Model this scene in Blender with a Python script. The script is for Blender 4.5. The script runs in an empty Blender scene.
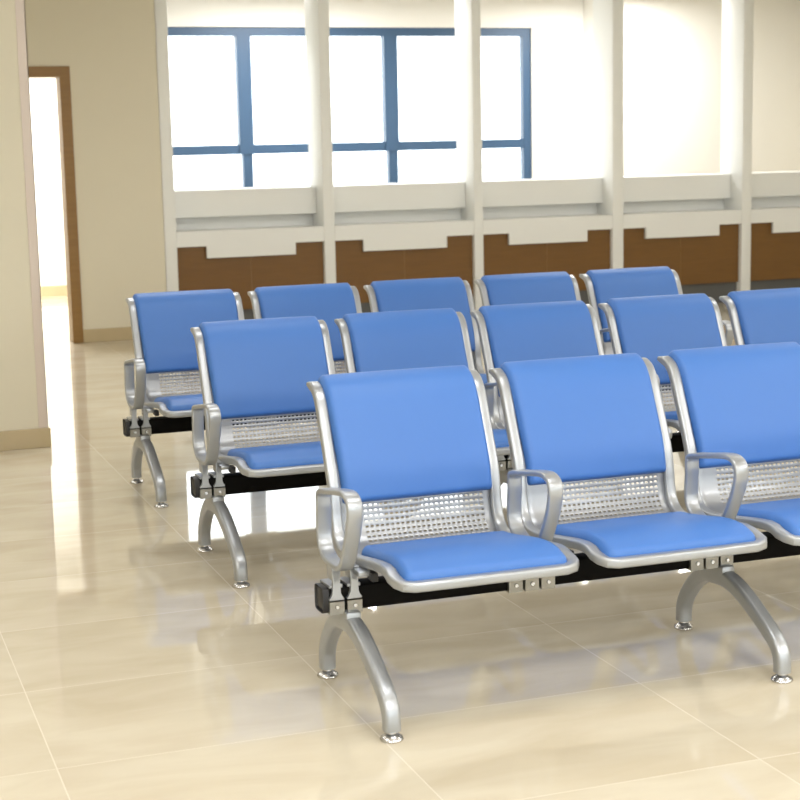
import bpy, bmesh, math
from mathutils import Vector, Matrix

scene = bpy.context.scene
col = scene.collection
PI = math.pi

# ------------------------------------------------------------------ materials
def lin(r, g, b):
    f = lambda c: (c / 255 / 12.92) if c / 255 <= 0.04045 else ((c / 255 + 0.055) / 1.055) ** 2.4
    return (f(r), f(g), f(b), 1)

def mat(name, color, rough=0.5, metal=0.0, spec=0.5, noise=0.0, nscale=8.0, bump=0.0, bscale=300.0, coat=0.0):
    m = bpy.data.materials.new(name)
    m.use_nodes = True
    nt = m.node_tree
    b = nt.nodes['Principled BSDF']
    b.inputs['Base Color'].default_value = color
    b.inputs['Roughness'].default_value = rough
    b.inputs['Metallic'].default_value = metal
    b.inputs['Specular IOR Level'].default_value = spec
    b.inputs['Coat Weight'].default_value = coat
    tc = nt.nodes.new('ShaderNodeTexCoord')
    if noise:
        n = nt.nodes.new('ShaderNodeTexNoise')
        n.inputs['Scale'].default_value = nscale
        n.inputs['Detail'].default_value = 4
        nt.links.new(tc.outputs['Object'], n.inputs['Vector'])
        mx = nt.nodes.new('ShaderNodeMixRGB')
        mx.inputs[1].default_value = color
        mx.inputs[2].default_value = tuple(c * (1 - noise) for c in color[:3]) + (1,)
        nt.links.new(n.outputs['Fac'], mx.inputs[0])
        nt.links.new(mx.outputs[0], b.inputs['Base Color'])
    if bump:
        n2 = nt.nodes.new('ShaderNodeTexNoise')
        n2.inputs['Scale'].default_value = bscale
        nt.links.new(tc.outputs['Object'], n2.inputs['Vector'])
        bp = nt.nodes.new('ShaderNodeBump')
        bp.inputs['Strength'].default_value = bump
        bp.inputs['Distance'].default_value = 0.001
        nt.links.new(n2.outputs['Fac'], bp.inputs['Height'])
        nt.links.new(bp.outputs['Normal'], b.inputs['Normal'])
    return m

M = {}
M['silver'] = mat('silver_paint', (0.425, 0.445, 0.47, 1), 0.34, 0.65, 0.5, 0.06, 30)
M['sheet'] = mat('silver_sheet', (0.35, 0.365, 0.39, 1), 0.36, 0.7, 0.5)
M['chrome'] = mat('chrome', (0.6, 0.6, 0.61, 1), 0.25, 1.0)
M['plate'] = mat('clamp_metal', (0.30, 0.29, 0.26, 1), 0.32, 0.9)
M['black'] = mat('black_steel', (0.004, 0.0035, 0.003, 1), 0.6, 0.0, 0.08)
M['rubber'] = mat('black_rubber', (0.02, 0.02, 0.022, 1), 0.5)
M['vinyl'] = mat('blue_vinyl', lin(66, 116, 190), 0.48, 0.0, 0.52, 0.05, 5, 0.12, 450)
M['wall'] = mat('beige_paint', lin(222, 215, 194), 0.75, 0, 0.3, 0.03, 3)
M['white_wall'] = mat('white_paint', lin(238, 236, 230), 0.7, 0, 0.3, 0.02, 3)
M['ceil'] = mat('ceiling_paint', lin(240, 238, 233), 0.8, 0, 0.3, 0.02, 3)
M['lam'] = mat('white_laminate', lin(236, 237, 234), 0.45, 0, 0.4, 0.02, 4)
M['base'] = mat('stone_baseboard', lin(196, 178, 142), 0.25, 0, 0.5, 0.15, 6)
M['strip'] = mat('corner_guard', lin(214, 200, 188), 0.4, 0, 0.5)
M['plinth'] = mat('grey_plinth', lin(92, 92, 90), 0.5, 0, 0.4)
M['frame'] = mat('blue_grey_frame', lin(58, 86, 116), 0.4, 0.0, 0.5)
M['lamp_body'] = mat('lamp_housing', lin(235, 235, 235), 0.5)

def wood(name, c1, c2):
    m = mat(name, c1, 0.42, 0, 0.4)
    nt = m.node_tree
    b = nt.nodes['Principled BSDF']
    tc = nt.nodes['Texture Coordinate']
    mp = nt.nodes.new('ShaderNodeMapping')
    mp.inputs['Scale'].default_value = (1.2, 1.2, 14)
    n = nt.nodes.new('ShaderNodeTexNoise')
    n.inputs['Scale'].default_value = 3
    n.inputs['Detail'].default_value = 8
    mx = nt.nodes.new('ShaderNodeMixRGB')
    mx.inputs[1].default_value = c1
    mx.inputs[2].default_value = c2
    nt.links.new(tc.outputs['Object'], mp.inputs['Vector'])
    nt.links.new(mp.outputs[0], n.inputs['Vector'])
    nt.links.new(n.outputs['Fac'], mx.inputs[0])
    nt.links.new(mx.outputs[0], b.inputs['Base Color'])
    return m
M['wood'] = wood('brown_wood', lin(124, 88, 42), lin(108, 75, 33))
M['jamb'] = wood('door_jamb_wood', lin(150, 116, 66), lin(130, 97, 50))

def floor_material():
    m = mat('polished_beige_tile', lin(205, 192, 168), 0.035, 0, 0.5)
    nt = m.node_tree
    L = nt.links.new
    b = nt.nodes['Principled BSDF']
    tc = nt.nodes['Texture Coordinate']
    sep = nt.nodes.new('ShaderNodeSeparateXYZ')
    L(tc.outputs['Object'], sep.inputs[0])
    def math_(op, a, bb=None):
        n = nt.nodes.new('ShaderNodeMath'); n.operation = op
        for i, v in enumerate((a, bb)):
            if v is None: continue
            if isinstance(v, (int, float)): n.inputs[i].default_value = v
            else: L(v, n.inputs[i])
        return n.outputs[0]
    def joint(coord, off, size, w):
        t = math_('DIVIDE', math_('SUBTRACT', coord, off), size)
        fr = math_('FRACT', t)
        d = math_('MULTIPLY', math_('MINIMUM', fr, math_('SUBTRACT', 1.0, fr)), size)
        return math_('LESS_THAN', d, w), math_('FLOOR', t)
    jx, ix = joint(sep.outputs['X'], -0.025, 0.81, 0.0016)
    jy, iy = joint(sep.outputs['Y'], 0.71, 0.617, 0.0016)
    jj = math_('MAXIMUM', jx, jy)
    cmb = nt.nodes.new('ShaderNodeCombineXYZ'); L(ix, cmb.inputs[0]); L(iy, cmb.inputs[1])
    wn = nt.nodes.new('ShaderNodeTexWhiteNoise'); L(cmb.outputs[0], wn.inputs['Vector'])
    # each tile samples its own piece of the stone
    sc = nt.nodes.new('ShaderNodeVectorMath'); sc.operation = 'SCALE'; L(wn.outputs['Color'], sc.inputs[0]); sc.inputs['Scale'].default_value = 9
    ad = nt.nodes.new('ShaderNodeVectorMath'); L(tc.outputs['Object'], ad.inputs[0]); L(sc.outputs[0], ad.inputs[1])
    mp = nt.nodes.new('ShaderNodeMapping'); mp.inputs['Scale'].default_value = (1.0, 2.4, 1); mp.inputs['Rotation'].default_value = (0, 0, 0.25)
    L(ad.outputs[0], mp.inputs['Vector'])
    n1 = nt.nodes.new('ShaderNodeTexNoise'); n1.inputs['Scale'].default_value = 2.2; n1.inputs['Detail'].default_value = 7; n1.inputs['Distortion'].default_value = 0.6
    L(mp.outputs[0], n1.inputs['Vector'])
    rp = nt.nodes.new('ShaderNodeValToRGB')
    rp.color_ramp.elements[0].position = 0.32; rp.color_ramp.elements[0].color = lin(198, 187, 165)
    rp.color_ramp.elements[1].position = 0.68; rp.color_ramp.elements[1].color = lin(211, 203, 184)
    L(n1.outputs['Fac'], rp.inputs[0])
    mx = nt.nodes.new('ShaderNodeMixRGB'); mx.inputs[2].default_value = lin(224, 217, 202)
    L(jj, mx.inputs[0]); L(rp.outputs[0], mx.inputs[1])
    L(mx.outputs[0], b.inputs['Base Color'])
    n3 = nt.nodes.new('ShaderNodeTexNoise'); n3.inputs['Scale'].default_value = 3.0; n3.inputs['Detail'].default_value = 2
    L(tc.outputs['Object'], n3.inputs['Vector'])
    bp = nt.nodes.new('ShaderNodeBump'); bp.inputs['Strength'].default_value = 0.02; bp.inputs['Distance'].default_value = 0.01
    L(n3.outputs['Fac'], bp.inputs['Height']); L(bp.outputs['Normal'], b.inputs['Normal'])
    return m
M['floor'] = floor_material()

def glass_material():
    m = bpy.data.materials.new('window_glass'); m.use_nodes = True
    nt = m.node_tree
    nt.nodes.remove(nt.nodes['Principled BSDF'])
    out = nt.nodes['Material Output']
    tr = nt.nodes.new('ShaderNodeBsdfTransparent'); tr.inputs[0].default_value = (0.97, 0.985, 0.985, 1)
    gl = nt.nodes.new('ShaderNodeBsdfGlossy'); gl.inputs['Roughness'].default_value = 0.02
    fr = nt.nodes.new('ShaderNodeFresnel'); fr.inputs[0].default_value = 1.45
    mx = nt.nodes.new('ShaderNodeMixShader')
    nt.links.new(fr.outputs[0], mx.inputs[0]); nt.links.new(tr.outputs[0], mx.inputs[1]); nt.links.new(gl.outputs[0], mx.inputs[2])
    nt.links.new(mx.outputs[0], out.inputs['Surface'])
    return m
M['glass'] = glass_material()

def emission(name, c, s):
    m = bpy.data.materials.new(name); m.use_nodes = True
    b = m.node_tree.nodes['Principled BSDF']
    b.inputs['Emission Color'].default_value = c
    b.inputs['Emission Strength'].default_value = s
    return m
M['diffuser'] = emission('lamp_diffuser', (1, 0.985, 0.955, 1), 4.0)

# ------------------------------------------------------------------ mesh helpers
def box(bm, x0, x1, y0, y1, z0, z1, bev=0.0, seg=2):
    r = bmesh.ops.create_cube(bm, size=1)
    vs = r['verts']
    for v in vs:
        v.co = Vector(((x0 + x1) / 2 + v.co.x * (x1 - x0), (y0 + y1) / 2 + v.co.y * (y1 - y0), (z0 + z1) / 2 + v.co.z * (z1 - z0)))
    if bev:
        es = list({e for v in vs for e in v.link_edges})
        bmesh.ops.bevel(bm, geom=es, offset=bev, segments=seg, profile=0.5, affect='EDGES')

def rrect(w, h, r, n=4):
    """rounded rectangle outline, width w (side axis), height h (normal axis)"""
    pts = []
    for cx, cy, a0 in ((w/2-r, h/2-r, 0), (-w/2+r, h/2-r, 90), (-w/2+r, -h/2+r, 180), (w/2-r, -h/2+r, 270)):
        for i in range(n + 1):
            a = math.radians(a0 + 90 * i / n)
            pts.append((cx + r * math.cos(a), cy + r * math.sin(a)))
    return pts

def catmull(pts, n, closed=False):
    P = [Vector(p) for p in pts]
    out = []
    m = len(P)
    rng = m if closed else m - 1
    for i in range(rng):
        if closed:
            p0, p1, p2, p3 = P[(i-1) % m], P[i], P[(i+1) % m], P[(i+2) % m]
        else:
            p1, p2 = P[i], P[i+1]
            p0 = P[i-1] if i else p1 * 2 - p2
            p3 = P[i+2] if i + 2 < m else p2 * 2 - p1
        for k in range(n):
            t = k / n
            out.append(0.5 * ((2*p1) + (p2-p0)*t + (2*p0-5*p1+4*p2-p3)*t*t + (3*p1-p0-3*p2+p3)*t**3))
    if not closed: out.append(P[-1].copy())
    return out

def sweep(bm, path, sides, sect, closed=False, scales=None, cap=True):
    """sect: (s, n) outline; sides: side vector per path point (or one Vector)"""
    m = len(path)
    rings = []
    for i, p in enumerate(path):
        a = path[(i-1) % m] if (closed or i) else p
        b = path[(i+1) % m] if (closed or i < m-1) else p
        t = (b - a).normalized()
        s = (sides[i] if isinstance(sides, list) else sides)
        s = (s - t * s.dot(t)).normalized()
        n = t.cross(s).normalized()
        k = scales[i] if scales else (1, 1)
        rings.append([bm.verts.new(p + s * (q[0] * k[0]) + n * (q[1] * k[1])) for q in sect])
    c = len(sect)
    for i in range(m if closed else m - 1):
        A, B = rings[i], rings[(i+1) % m]
        for j in range(c):
            bm.faces.new((A[j], A[(j+1) % c], B[(j+1) % c], B[j]))
    if not closed and cap:
        bm.faces.new(rings[0][::-1]); bm.faces.new(rings[-1])

def lathe(bm, prof, cx, cy, n=24):
    rings = [[bm.verts.new((cx + r * math.cos(2*PI*i/n), cy + r * math.sin(2*PI*i/n), z)) for i in range(n)] for r, z in prof]
    for A, B in zip(rings, rings[1:]):
        for i in range(n):
            bm.faces.new((A[i], A[(i+1) % n], B[(i+1) % n], B[i]))
    bm.faces.new(rings[0][::-1]); bm.faces.new(rings[-1])

def prism(bm, poly, axis, a, b):
    """extrude polygon; axis 'y': poly is (x,z); axis 'x': poly is (y,z); axis 'z': poly is (x,y)"""
    def mk(p, t):
        return {'y': (p[0], t, p[1]), 'x': (t, p[0], p[1]), 'z': (p[0], p[1], t)}[axis]
    A = [bm.verts.new(mk(p, a)) for p in poly]; B = [bm.verts.new(mk(p, b)) for p in poly]
    n = len(poly)
    bm.faces.new(A); bm.faces.new(B[::-1])
    for i in range(n):
        bm.faces.new((A[i], B[i], B[(i+1) % n], A[(i+1) % n]))

def finish(name, bm, material, parent=None, smooth=True, angle=35):
    bmesh.ops.recalc_face_normals(bm, faces=bm.faces[:])
    if smooth:
        for f in bm.faces: f.smooth = True
        ca = math.radians(angle)
        for e in bm.edges:
            if len(e.link_faces) == 2 and e.calc_face_angle(0) > ca: e.smooth = False
    me = bpy.data.meshes.new(name)
    bm.to_mesh(me); bm.free()
    me.materials.append(M[material])
    o = bpy.data.objects.new(name, me)
    col.objects.link(o)
    if parent: o.parent = parent
    return o

def empty(name, loc=(0, 0, 0)):
    o = bpy.data.objects.new(name, None)
    o.empty_display_size = 0.1
    col.objects.link(o); o.location = loc
    return o

def tag(o, label, cat, group=None):
    o['label'] = label; o['category'] = cat
    if group: o['group'] = group
    return o

def struct(name, bm, material, smooth=False):
    o = finish(name, bm, material, None, smooth)
    o['kind'] = 'structure'
    return o

def copy_tree(o, parent=None):
    c = o.copy(); col.objects.link(c)
    if parent: c.parent = parent
    for ch in o.children: copy_tree(ch, c)
    return c

# ------------------------------------------------------------------ the bench
PITCH = 0.58
X = Vector((1, 0, 0))
# side profile of a seat frame (y, z), top tip -> back -> bend -> seat
PROFILE = [(.726,.818),(.695,.814),(.668,.802),(.648,.781),(.632,.752),(.611,.705),(.576,.628),(.547,.560),(.534,.500),
           (.527,.455),(.512,.412),(.482,.383),(.435,.372),(.36,.376),(.27,.389),(.17,.404),(.10,.411)]

def make_seat(parent):
    """one seat: perforated steel shell carrying its frame and two cushions; local x 0..PITCH"""
    xl, xr = .041, .538
    # ---- perforated shell
    prof = catmull([(0, p[0], p[1]) for p in PROFILE] + [Vector((0, .03, .400)), Vector((0, -.005, .392))], 12)
    # arc-length resample
    def resample(pts, n):
        L = [0]
        for a, b in zip(pts, pts[1:]): L.append(L[-1] + (b-a).length)
        out = []; j = 0
        for i in range(n + 1):
            s = L[-1] * i / n
            while j < len(L) - 2 and L[j+1] < s: j += 1
            t = (s - L[j]) / max(1e-9, L[j+1] - L[j])
            out.append(pts[j].lerp(pts[j+1], t))
        return out, L[-1]
    _, total = resample(prof, 4)
    cell = .0155
    ns = int(round(total / cell))
    rows, _ = resample(prof, ns * 3)
    # columns: solid margins + 23 perforated cells
    x_in0 = .124
    xs = [xl, .08]; kinds = ['s', 's']
    ncell = 24
    xs_cells = []
    edges_x = [xl, .08, x_in0]
    for i in range(ncell):
        x0 = x_in0 + i * (.500 - x_in0) / ncell
        w = (.500 - x_in0) / ncell
        edges_x += [x0 + w * .21, x0 + w * .79, x0 + w]
    edges_x += [xr]
    bm = bmesh.new()
    grid = [[bm.verts.new((x, r.y, r.z)) for x in edges_x] for r in rows]
    hole_rows = set()
    for i in range(ns):
        c = rows[i*3+1]
        if (c.z < .53 and c.y > .39): hole_rows.add(i)
    for i in range(len(rows) - 1):
        for j in range(len(edges_x) - 1):
            if i // 3 in hole_rows and i % 3 == 1 and j >= 2 and j < 2 + 3 * ncell and (j - 2) % 3 == 1:
                continue
            bm.faces.new((grid[i][j], grid[i][j+1], grid[i+1][j+1], grid[i+1][j]))
    seat = finish('seat', bm, 'sheet', parent, True, 60)
    md = seat.modifiers.new('thickness', 'SOLIDIFY'); md.thickness = .0012; md.offset = 0
    # ---- cast frame: left rail, front lip, right rail in one loop
    rail = catmull([(0, p[0], p[1]) for p in PROFILE], 5)
    lip = [Vector((xl, .066, .4085)), Vector((xl - .002, .036, .4005)), Vector((xl + .001, .005, .395)), Vector((xl + .012, -.012, .391)), Vector((xl + .035, -.02, .389))]
    path = [Vector((xl, p.y, p.z)) for p in rail] + lip
    n = len(path)
    mir = [Vector((xl + xr - p.x, p.y, p.z)) for p in path][::-1]
    path = path + [Vector((.2, -.021, .389)), Vector((.29, -.021, .389)), Vector((.38, -.021, .389))] + mir
    sides = []
    for p in path:
        if p.y > .04: s = -X if p.x < .29 else X
        else:
            cx = xl + .035 if p.x < .29 else xr - .035
            if abs(p.x - .29) < (.29 - xl - .034): s = Vector((0, -1, 0))
            else:
                v = Vector((p.x - cx, (p.y - .015), 0)); s = Vector((-1 if p.x < .29 else 1, 0, 0))
                t = min(1, max(0, (.03 - p.y) / .05)); s = (s * (1 - t) + Vector((0, -1, 0)) * t).normalized()
        sides.append(s)
    sc = []
    for i, p in enumerate(path):
        d = min(i, len(path) - 1 - i)
        k = min(1, .55 + d * .12)
        sc.append((1, k))
    bm = bmesh.new()
    sweep(bm, path, sides, rrect(.033, .026, .0065, 3), scales=sc)
    finish('seat_frame', bm, 'silver', seat)
    # ---- cushions
    def cushion(name, pts, x0f, x1f, t, off, r_edge, rc, dome):
        """pts: base profile (y,z) list; cushion stands t high off it"""
        pr = catmull([(0, a, b) for a, b in pts], 10)
        NS = 46; NX = 40
        rs, L = resample(pr, 400)
        def at(s):
            f = min(1, max(0, s / L)) * 400; j = min(399, int(f)); return rs[j].lerp(rs[j+1], f - j), (rs[min(400, j+2)] - rs[max(0, j-1)]).normalized()
        bm = bmesh.new()
        # sample parameters crowded to the edges
        def crowd(n): return [0.5 - 0.5 * math.cos(PI * i / n) for i in range(n + 1)]
        def rise(d):
            if d >= r_edge: return 1.0
            q = 1 - d / r_edge
            return math.sqrt(max(0, 1 - q * q))
        top = []; bot = []
        for a in crowd(NS):
            s = a * L
            p, tg = at(s)
            nrm = Vector((0, tg.z, -tg.y)).normalized()
            if nrm.dot(Vector((0, -1, 1))) < 0: nrm = -nrm
            de = min(s, L - s)
            inset = rc - math.sqrt(max(0, rc*rc - (rc - de)**2)) if de < rc else 0
            x0 = x0f(a) + inset; x1 = x1f(a) - inset
            R1 = []; R2 = []
            for b in crowd(NX):
                x = x0 + (x1 - x0) * b
                dx = min(x - x0, x1 - x)
                h = t * (rise(de) * rise(dx)) + dome * math.sin(PI * a) ** .6 * math.sin(PI * b) ** .7
                base = Vector((x, p.y, p.z)) + nrm * off
                R1.append(bm.verts.new(base + nrm * h)); R2.append(bm.verts.new(base))
            top.append(R1); bot.append(R2)
        for i in range(NS):
            for j in range(NX):
                bm.faces.new((top[i][j], top[i][j+1], top[i+1][j+1], top[i+1][j]))
                bm.faces.new((bot[i][j], bot[i+1][j], bot[i+1][j+1], bot[i][j+1]))
        bmesh.ops.remove_doubles(bm, verts=bm.verts[:], dist=1e-5)
        return finish(name, bm, 'vinyl', seat, True, 70)
    back = [(.714,.820),(.690,.815),(.665,.802),(.646,.780),(.630,.752),(.609,.705),(.574,.628),(.553,.575),(.542,.525),(.537,.493)]
    cushion('backrest_cushion', back, lambda a: .052 + .012 * a, lambda a: .525 + .002 * a, .026, .003, .016, .009, .006)
    sp = [(.400,.3745),(.37,.377),(.33,.380),(.25,.391),(.17,.404),(.10,.411),(.055,.408),(.015,.396),(-.008,.389)]
    cushion('seat_cushion', sp, lambda a: .066 - .012 * a, lambda a: .515 + .008 * a, .026, .003, .022, .03, .004)
    # ---- support brackets carrying the rails down to the beam
    for xc in (.015, PITCH - .085):
        bm = bmesh.new()
        box(bm, xc - .012, xc + .024 if xc < .1 else xc + .034, .215, .36, .363, .378, .004)
        finish('support_bracket', bm, 'silver', seat)
        bm = bmesh.new()
        box(bm, xc + .018 if xc < .1 else xc - .034, xc + .036 if xc < .1 else xc - .014, .19, .235, .352, .376, .003)
        finish('rubber_buffer', bm, 'rubber', seat)
    return seat

def make_armrest(parent):
    o = [(.392,.560),(.372,.574),(.30,.586),(.22,.600),(.165,.605),(.130,.594),(.118,.567),(.133,.515),(.168,.450),(.198,.408),(.230,.390),(.28,.387),(.340,.390),(.378,.408),(.396,.443),(.396,.49),(.392,.530)]
    path = catmull([(0, a, b) for a, b in o], 5, True)
    bm = bmesh.new()
    sweep(bm, path, X, rrect(.044, .015, .006, 3), closed=True)
    arm = finish('armrest', bm, 'silver', parent)
    return arm

BY0, BY1, BZ0, BZ1 = .270, .340, .259, .326
def make_clamp(parent, has_saddle=True):
    bm = bmesh.new()
    # lower jaw under the beam
    prism(bm, [(BY0 - .012, .255), (BY1 + .012, .255), (BY1 + .012, .290), (BY1, .290), (BY1, BZ0 - .001), (BY0, BZ0 - .001), (BY0, .290), (BY0 - .012, .290)], 'x', -.021, .021)
    cl = finish('beam_clamp', bm, 'plate', parent, False)
    # upper jaw: a flange that narrows into the upright post
    bm = bmesh.new()
    out = [(-.021, .294), (.021, .294), (.021, .299), (.014, .305), (.0105, .314), (.010, .345), (.011, .368), (.013, .384), (-.013, .384), (-.011, .368), (-.010, .345), (-.0105, .314), (-.014, .305), (-.021, .299)]
    prism(bm, out, 'y', BY0 - .012, BY0 - .001)
    prism(bm, [(x * .8, z) for x, z in out if z > .33] , 'y', BY0 - .012, BY0 + .045)
    prism(bm, [(BY0 - .006, BZ1 + .001), (BY1 + .010, BZ1 + .001), (BY1 + .010, BZ1 + .007), (BY0 - .006, BZ1 + .010)], 'x', -.019, .019)
    prism(bm, [(BY1 + .001, .294), (BY1 + .011, .294), (BY1 + .010, BZ1 + .007), (BY1 + .001, BZ1 + .007)], 'x', -.019, .019)
    bmesh.ops.bevel(bm, geom=bm.edges[:], offset=.0012, segments=1, affect='EDGES')
    finish('clamp_post', bm, 'silver', cl, True)
    bm = bmesh.new()
    m = Matrix.Translation((0, BY0 - .014, .276)) @ Matrix.Rotation(PI / 2, 4, 'X')
    bmesh.ops.create_cone(bm, cap_ends=True, segments=14, radius1=.0065, radius2=.005, depth=.007, matrix=m)
    finish('screw', bm, 'chrome', cl)
    return cl

def make_leg(parent):
    f = [(-.046,.026),(-.046,.052),(-.038,.080),(-.012,.108),(.045,.143),(.12,.182),(.19,.210),(.25,.222),(.30,.222)]
    r = [(.502,.026),(.501,.055),(.496,.082),(.478,.115),(.448,.150),(.410,.184),(.36,.212),(.30,.222)]
    bm = bmesh.new()
    for pts, w in ((f, .021), (r, .021)):
        path = catmull([(0, a, b) for a, b in pts], 6)
        nn = len(path)
        sc = [(1 + .06 * i / nn, 1 + .35 * (i / nn) ** 2) for i in range(nn)]
        sweep(bm, path, X, rrect(.044, .040, .012, 4), scales=sc)
    # crown block under the beam
    box(bm, -.023, .023, .240, .365, .205, .262, .010)
    leg = finish('leg', bm, 'silver', parent)
    for y in (-.046, .502):
        bm = bmesh.new()
        lathe(bm, [(.029, 0), (.031, .004), (.029, .009), (.020, .015), (.013, .019), (.012, .032)], 0, y, 28)
        finish('glide_foot', bm, 'chrome', leg)
    return leg

def make_bench():
    root = empty('waiting_bench')
    N = 5
    bm = bmesh.new()
    box(bm, -.074, N * PITCH - .01, BY0, BY1, BZ0, BZ1, .004)
    beam = finish('beam', bm, 'black', root)
    for x0, x1 in ((-.079, -.070), (N * PITCH - .012, N * PITCH + .01)):
        bm = bmesh.new()
        box(bm, x0, x1, BY0 - .004, BY1 + .004, BZ0 - .003, BZ1 + .002, .013)
        finish('end_cap', bm, 'rubber', beam)
    seat0 = make_seat(root)
    arm0 = make_armrest(root); arm0.location = (-.035, 0, 0)
    clamp0 = make_clamp(root); clamp0.location = (-.046, 0, 0)
    leg0 = make_leg(root); leg0.location = (-.004, 0, 0)
    for k in range(1, N):
        s = copy_tree(seat0, root); s.location.x = k * PITCH
    for k in range(1, N + 1):
        a = copy_tree(arm0, root); a.location.x = k * PITCH - .040
    # clamps: seat right | arm | seat left at every joint
    for k in range(0, N + 1):
        for off in (-.085, -.035, .015):
            if k == 0 and off < .01: continue
            if k == N and off > 0: continue
            c = copy_tree(clamp0, root); c.location.x = k * PITCH + off - (.010 if k == 0 else .013)
    for x in (2 * PITCH - .002, N * PITCH - .085):
        l = copy_tree(leg0, root); l.location.x = x
    return root

bench = make_bench()
tag(bench, 'front bench of light blue cushioned seats, nearest the viewer', 'bench', 'rows of airport style waiting benches')
for off, lab in (((.0112, 1.5852), 'middle bench of blue cushioned seats, between the front and back rows'),
                 ((.0161, 2.9546), 'back bench of blue cushioned seats, closest to the service counters')):
    b = copy_tree(bench); b.location = (off[0], off[1], 0); b['label'] = lab

# ------------------------------------------------------------------ the room
H = 2.95
def wall(name, x0, x1, y0, y1, z0=0, z1=H, m='wall'):
    bm = bmesh.new(); box(bm, x0, x1, y0, y1, z0, z1)
    return struct(name, bm, m)

bm = bmesh.new(); box(bm, -5.2, 9.2, -7.2, 14.2, -.12, 0); struct('floor', bm, 'floor')
bm = bmesh.new(); box(bm, -5.2, 9.2, -7.2, 14.2, H, H + .12); struct('ceiling', bm, 'ceil')
wall('wall_left', -5.2, -5.0, -7.0, 14.0)
wall('wall_right', 9.0, 9.2, -7.0, 14.0)

def wall_with_holes(name, axis, a0, a1, t0, t1, holes, m):
    """wall along x at y t0..t1 with rectangular holes (x0,x1,z0,z1)"""
    bm = bmesh.new()
    cur = a0
    for hx0, hx1, hz0, hz1 in sorted(holes):
        if hx0 > cur: box(bm, cur, hx0, t0, t1, 0, H)
        if hz0 > 0: box(bm, hx0, hx1, t0, t1, 0, hz0)
        if hz1 < H: box(bm, hx0, hx1, t0, t1, hz1, H)
        cur = hx1
    if cur < a1: box(bm, cur, a1, t0, t1, 0, H)
    return struct(name, bm, m)

# beige wall with the doorway, left of the counters
DX0, DX1, DZ = -.40, .650, 2.12
wall_with_holes('wall_back', 'x', -5.0, 1.335, 9.0, 9.16, [(DX0, DX1, 0, DZ)], 'wall')
# door frame
bm = bmesh.new()
box(bm, DX1 - .072, DX1 + .008, 8.985, 9.175, 0, DZ - .072)
box(bm, DX0 - .008, DX0 + .072, 8.985, 9.175, 0, DZ - .072)
box(bm, DX0 - .008, DX1 + .008, 8.985, 9.175, DZ - .072, DZ + .008)
struct('door_1', bm, 'jamb')
# baseboards
bm = bmesh.new(); box(bm, DX1 + .008, 1.335, 8.985, 9.0, 0, .103, .003); struct('baseboard_back', bm, 'base')
# column at the left
wall('wall_column', -.95, -.232, 4.56, 5.30)
bm = bmesh.new()
box(bm, -.96, -.226, 4.545, 4.56, 0, .10, .003); box(bm, -.232, -.219, 4.545, 5.31, 0, .10, .003); box(bm, -.963, -.95, 4.545, 5.31, 0, .10, .003)
struct('baseboard_column', bm, 'base')
bm = bmesh.new()
box(bm, -.276, -.229, 4.556, 4.561, .101, H); box(bm, -.2325, -.229, 4.556, 4.61, .101, H)
struct('trim_1', bm, 'strip')
# corridor behind the doorway
wall('wall_corridor_back', -5.0, 1.335, 13.2, 13.35, m='white_wall')
bm = bmesh.new(); box(bm, -5.0, 1.335, 13.185, 13.2, 0, .11); struct('baseboard_corridor', bm, 'base')
wall('wall_office_left', 1.335, 1.42, 9.38, 13.35, m='white_wall')
# rear wall behind the viewer, with wide windows
RW = [(-4.2, -1.4, .9, 2.6), (-.6, 2.6, .9, 2.6), (3.4, 6.6, .9, 2.6)]
wall_with_holes('wall_front', 'x', -5.0, 9.0, -7.2, -7.0, RW, 'wall')
# office window wall
OW = [(1.42, 5.905, .98, 2.64)]
wall_with_holes('wall_office_back', 'x', 1.42, 9.0, 12.0, 12.22, OW, 'white_wall')
# pilaster in the office, right of the window
wall('wall_office_pilaster', 6.50, 8.99, 11.6, 12.0, m='white_wall')

def make_window(idx, x0, x1, z0, z1, y, mull, trans, fw=.09, lowmull=None, head=.085):
    bm = bmesh.new()
    d0, d1 = y, y + .09
    box(bm, x0, x1, d0, d1, z1 - head, z1); box(bm, x0, x1, d0, d1, z0, z0 + .03)
    box(bm, x0, x0 + fw, d0, d1, z0 + .03, z1 - head); box(bm, x1 - fw, x1, d0, d1, z0 + .03, z1 - head)
    for t0, t1 in trans: box(bm, x0 + fw, x1 - fw, d0 + .004, d1 - .004, t0, t1)
    lo = trans[0][0] if trans else z1 - head
    for c, w, wl in mull:
        box(bm, c - w / 2, c + w / 2, d0 - .01, d1 + .002, lo, z1 - head)
        if trans: box(bm, c - wl / 2 + .01, c + wl / 2 + .01, d0 + .002, d1 - .002, z0 + .03, lo)
    w = struct('window_%d' % idx, bm, 'frame')
    bm = bmesh.new(); box(bm, x0 + .02, x1 - .02, y + .04, y + .046, z0 + .01, z1 - .02)
    finish('window_glass', bm, 'glass', w, False)
    return w
make_window(1, 1.42, 5.905, .98, 2.64, 12.03, [(2.826, .145, .10), (4.354, .145, .10)], [(1.41, 1.505)])
for i, h in enumerate(RW):
    make_window(2 + i, h[0], h[1], h[2], h[3], -7.14, [((h[0] + h[1]) / 2, .08, .08)], [(2.0, 2.07)])

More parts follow.
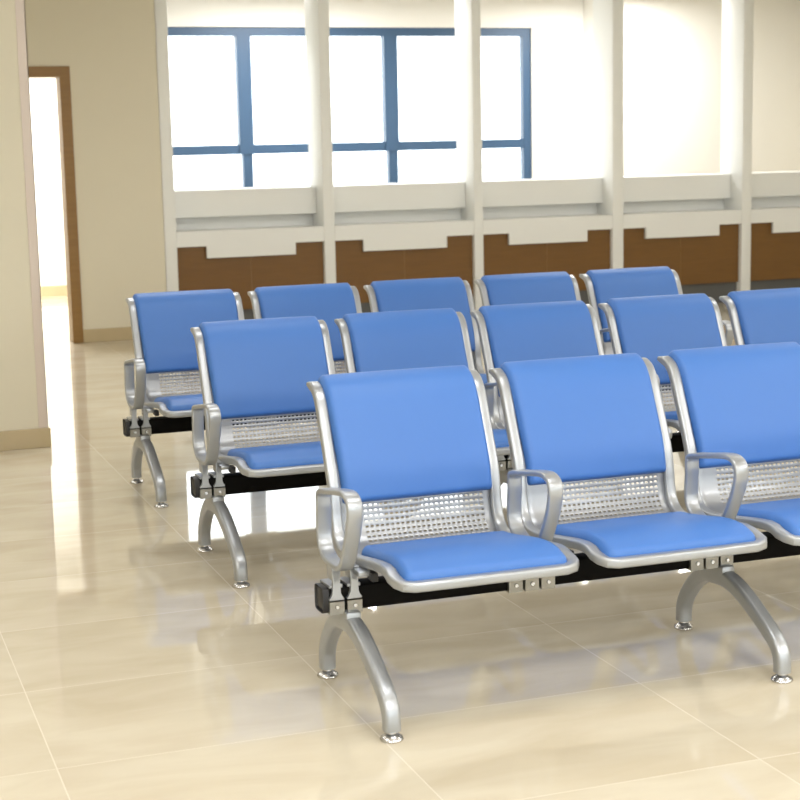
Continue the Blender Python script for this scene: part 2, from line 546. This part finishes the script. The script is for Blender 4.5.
# ------------------------------------------------------------------ service counters and fins
POSTS = [(1.338, 1.435), (2.660, 2.753), (3.990, 4.073), (5.295, 5.402), (6.590, 6.690), (7.900, 8.000)]
FIN_LABELS = ['white partition fin standing against the end of the beige wall',
              'white partition fin behind the second blue seat of the back row',
              'white partition fin behind the gap of third and fourth seats of the back row',
              'white partition fin behind the fifth blue seat of the back row',
              'white partition fin at the far right, beside the fourth brown counter front',
              'white partition fin beyond the fifth counter at the right wall']
for (x0, x1), lab in zip(POSTS, FIN_LABELS):
    bm = bmesh.new(); box(bm, x0, x1, 9.0, 9.38, 0, H - .001, .006, 2)
    f = finish('partition_fin', bm, 'lam')
    tag(f, lab, 'partition', 'white fins between the service counters')
CNT_LABELS = ['white counter with brown front directly beside the beige wall, leftmost of the counters',
              'white counter with brown front, second counter from the beige wall',
              'white counter with brown front, third counter from the beige wall',
              'white counter with brown front, fourth counter from the beige wall, right of the back bench',
              'white counter with brown front in the right corner, farthest from the beige wall']
for i in range(5):
    a, b = POSTS[i][1] + .001, POSTS[i+1][0] - .001
    c = empty('service_counter', ((a + b) / 2, 9.0, 0))
    tag(c, CNT_LABELS[i], 'counter', 'service counters along the back')
    w = (b - a) / 2
    nl, nr = -.372, .368
    bm = bmesh.new()
    prism(bm, [(-w, .712), (nl, .712), (nl, .616), (nr, .616), (nr, .712), (w, .712), (w, .833), (-w, .833)], 'y', .004, .03)
    finish('apron_board', bm, 'lam', c, False)
    bm = bmesh.new(); box(bm, -w, w, .03, .376, .800, .833); finish('shelf', bm, 'lam', c, False)
    bm = bmesh.new(); box(bm, -w, w, .30, .32, .833, .935); finish('slot_back', bm, 'lam', c, False)
    bm = bmesh.new(); box(bm, -w, w, .19, .62, .935, 1.152, .004); finish('raised_ledge', bm, 'lam', c, False)
    for s in (-1, 1):
        bm = bmesh.new()
        x0, x1 = (-w, -.003) if s < 0 else (.003, w)
        box(bm, x0, x1, .045, .065, .186, .80)
        finish('front_panel', bm, 'wood', c, False)
    bm = bmesh.new(); box(bm, -.0028, .0028, .047, .075, .188, .79); finish('panel_backing', bm, 'jamb', c, False)
    bm = bmesh.new(); box(bm, -w, w, .075, .10, 0, .186); finish('plinth', bm, 'plinth', c, False)

# ------------------------------------------------------------------ ceiling lamps
def ceiling_lamp(x, y, sx, sy, power, label, color=(1, .985, .965)):
    r = empty('ceiling_light', (x, y, H))
    tag(r, label, 'ceiling light', 'ceiling light panels')
    bm = bmesh.new()
    t = .03
    for q in ((-sx/2 - t, -sx/2, -sy/2 - t, sy/2 + t), (sx/2, sx/2 + t, -sy/2 - t, sy/2 + t), (-sx/2, sx/2, -sy/2 - t, -sy/2), (-sx/2, sx/2, sy/2, sy/2 + t)):
        box(bm, q[0], q[1], q[2], q[3], -.05, 0)
    finish('lamp_frame', bm, 'lamp_body', r, False)
    bm = bmesh.new(); box(bm, -sx/2, sx/2, -sy/2, sy/2, -.03, -.02); finish('diffuser', bm, 'diffuser', r, False)
    ld = bpy.data.lights.new('panel_lamp', 'AREA'); ld.shape = 'RECTANGLE'; ld.size = sx; ld.size_y = sy; ld.energy = power; ld.color = color
    lo = bpy.data.objects.new('panel_lamp', ld); col.objects.link(lo); lo.parent = r; lo.location = (0, 0, -.045)
    return r
for y, p in ((-4.6, 66), (-2.7, 76), (-.2, 26), (2.4, 15), (5.3, 38)):
    for x in (-2.6, 0.6, 3.8, 7.0):
        ceiling_lamp(x, y, 1.2, .6, p, 'rectangular ceiling light panel over the waiting room')
for x in (3.2, 6.4):
    ceiling_lamp(x, 10.8, 1.2, .6, 130, 'added fill light panel over the office behind the counters')  # unseen panels added to brighten the office walls
ceiling_lamp(0.4, 11.2, 1.2, 1.2, 340, 'added light panel in place of sunlight in the corridor beyond the doorway')  # added, unseen: stands in for the sunlight flooding the corridor

# ------------------------------------------------------------------ daylight
w = bpy.data.worlds.new('World'); scene.world = w; w.use_nodes = True
bg = w.node_tree.nodes['Background']
bg.inputs['Color'].default_value = (0.93, 0.97, 1.0, 1)
bg.inputs['Strength'].default_value = 9.0

# ------------------------------------------------------------------ camera
yaw, pit, rol = 0.345, 0.158, -0.021
cy, sy, cp, sp_ = math.cos(yaw), math.sin(yaw), math.cos(pit), math.sin(pit)
F = Vector((sy * cp, cy * cp, -sp_)); Rr = Vector((cy, -sy, 0)); U = Rr.cross(F)
c_, s_ = math.cos(rol), math.sin(rol)
R2 = Rr * c_ + U * s_; U2 = U * c_ - Rr * s_
cd = bpy.data.cameras.new('Camera')
cam = bpy.data.objects.new('Camera', cd); col.objects.link(cam)
Mx = Matrix((( R2.x, U2.x, -F.x, -1.320), (R2.y, U2.y, -F.y, -3.824), (R2.z, U2.z, -F.z, 1.520), (0, 0, 0, 1)))
cam.matrix_world = Mx
cd.sensor_width = 36; cd.sensor_fit = 'HORIZONTAL'
cd.lens = 1632.3 / 800 * 36
cd.clip_start = .05; cd.clip_end = 100
cd.dof.use_dof = True; cd.dof.focus_distance = 5.4; cd.dof.aperture_fstop = 6.3
scene.camera = cam

scene.view_settings.view_transform = 'Standard'
scene.view_settings.look = 'None'
scene.view_settings.gamma = 1.0
scene.view_settings.use_curve_mapping = False
scene.view_settings.exposure = -0.68
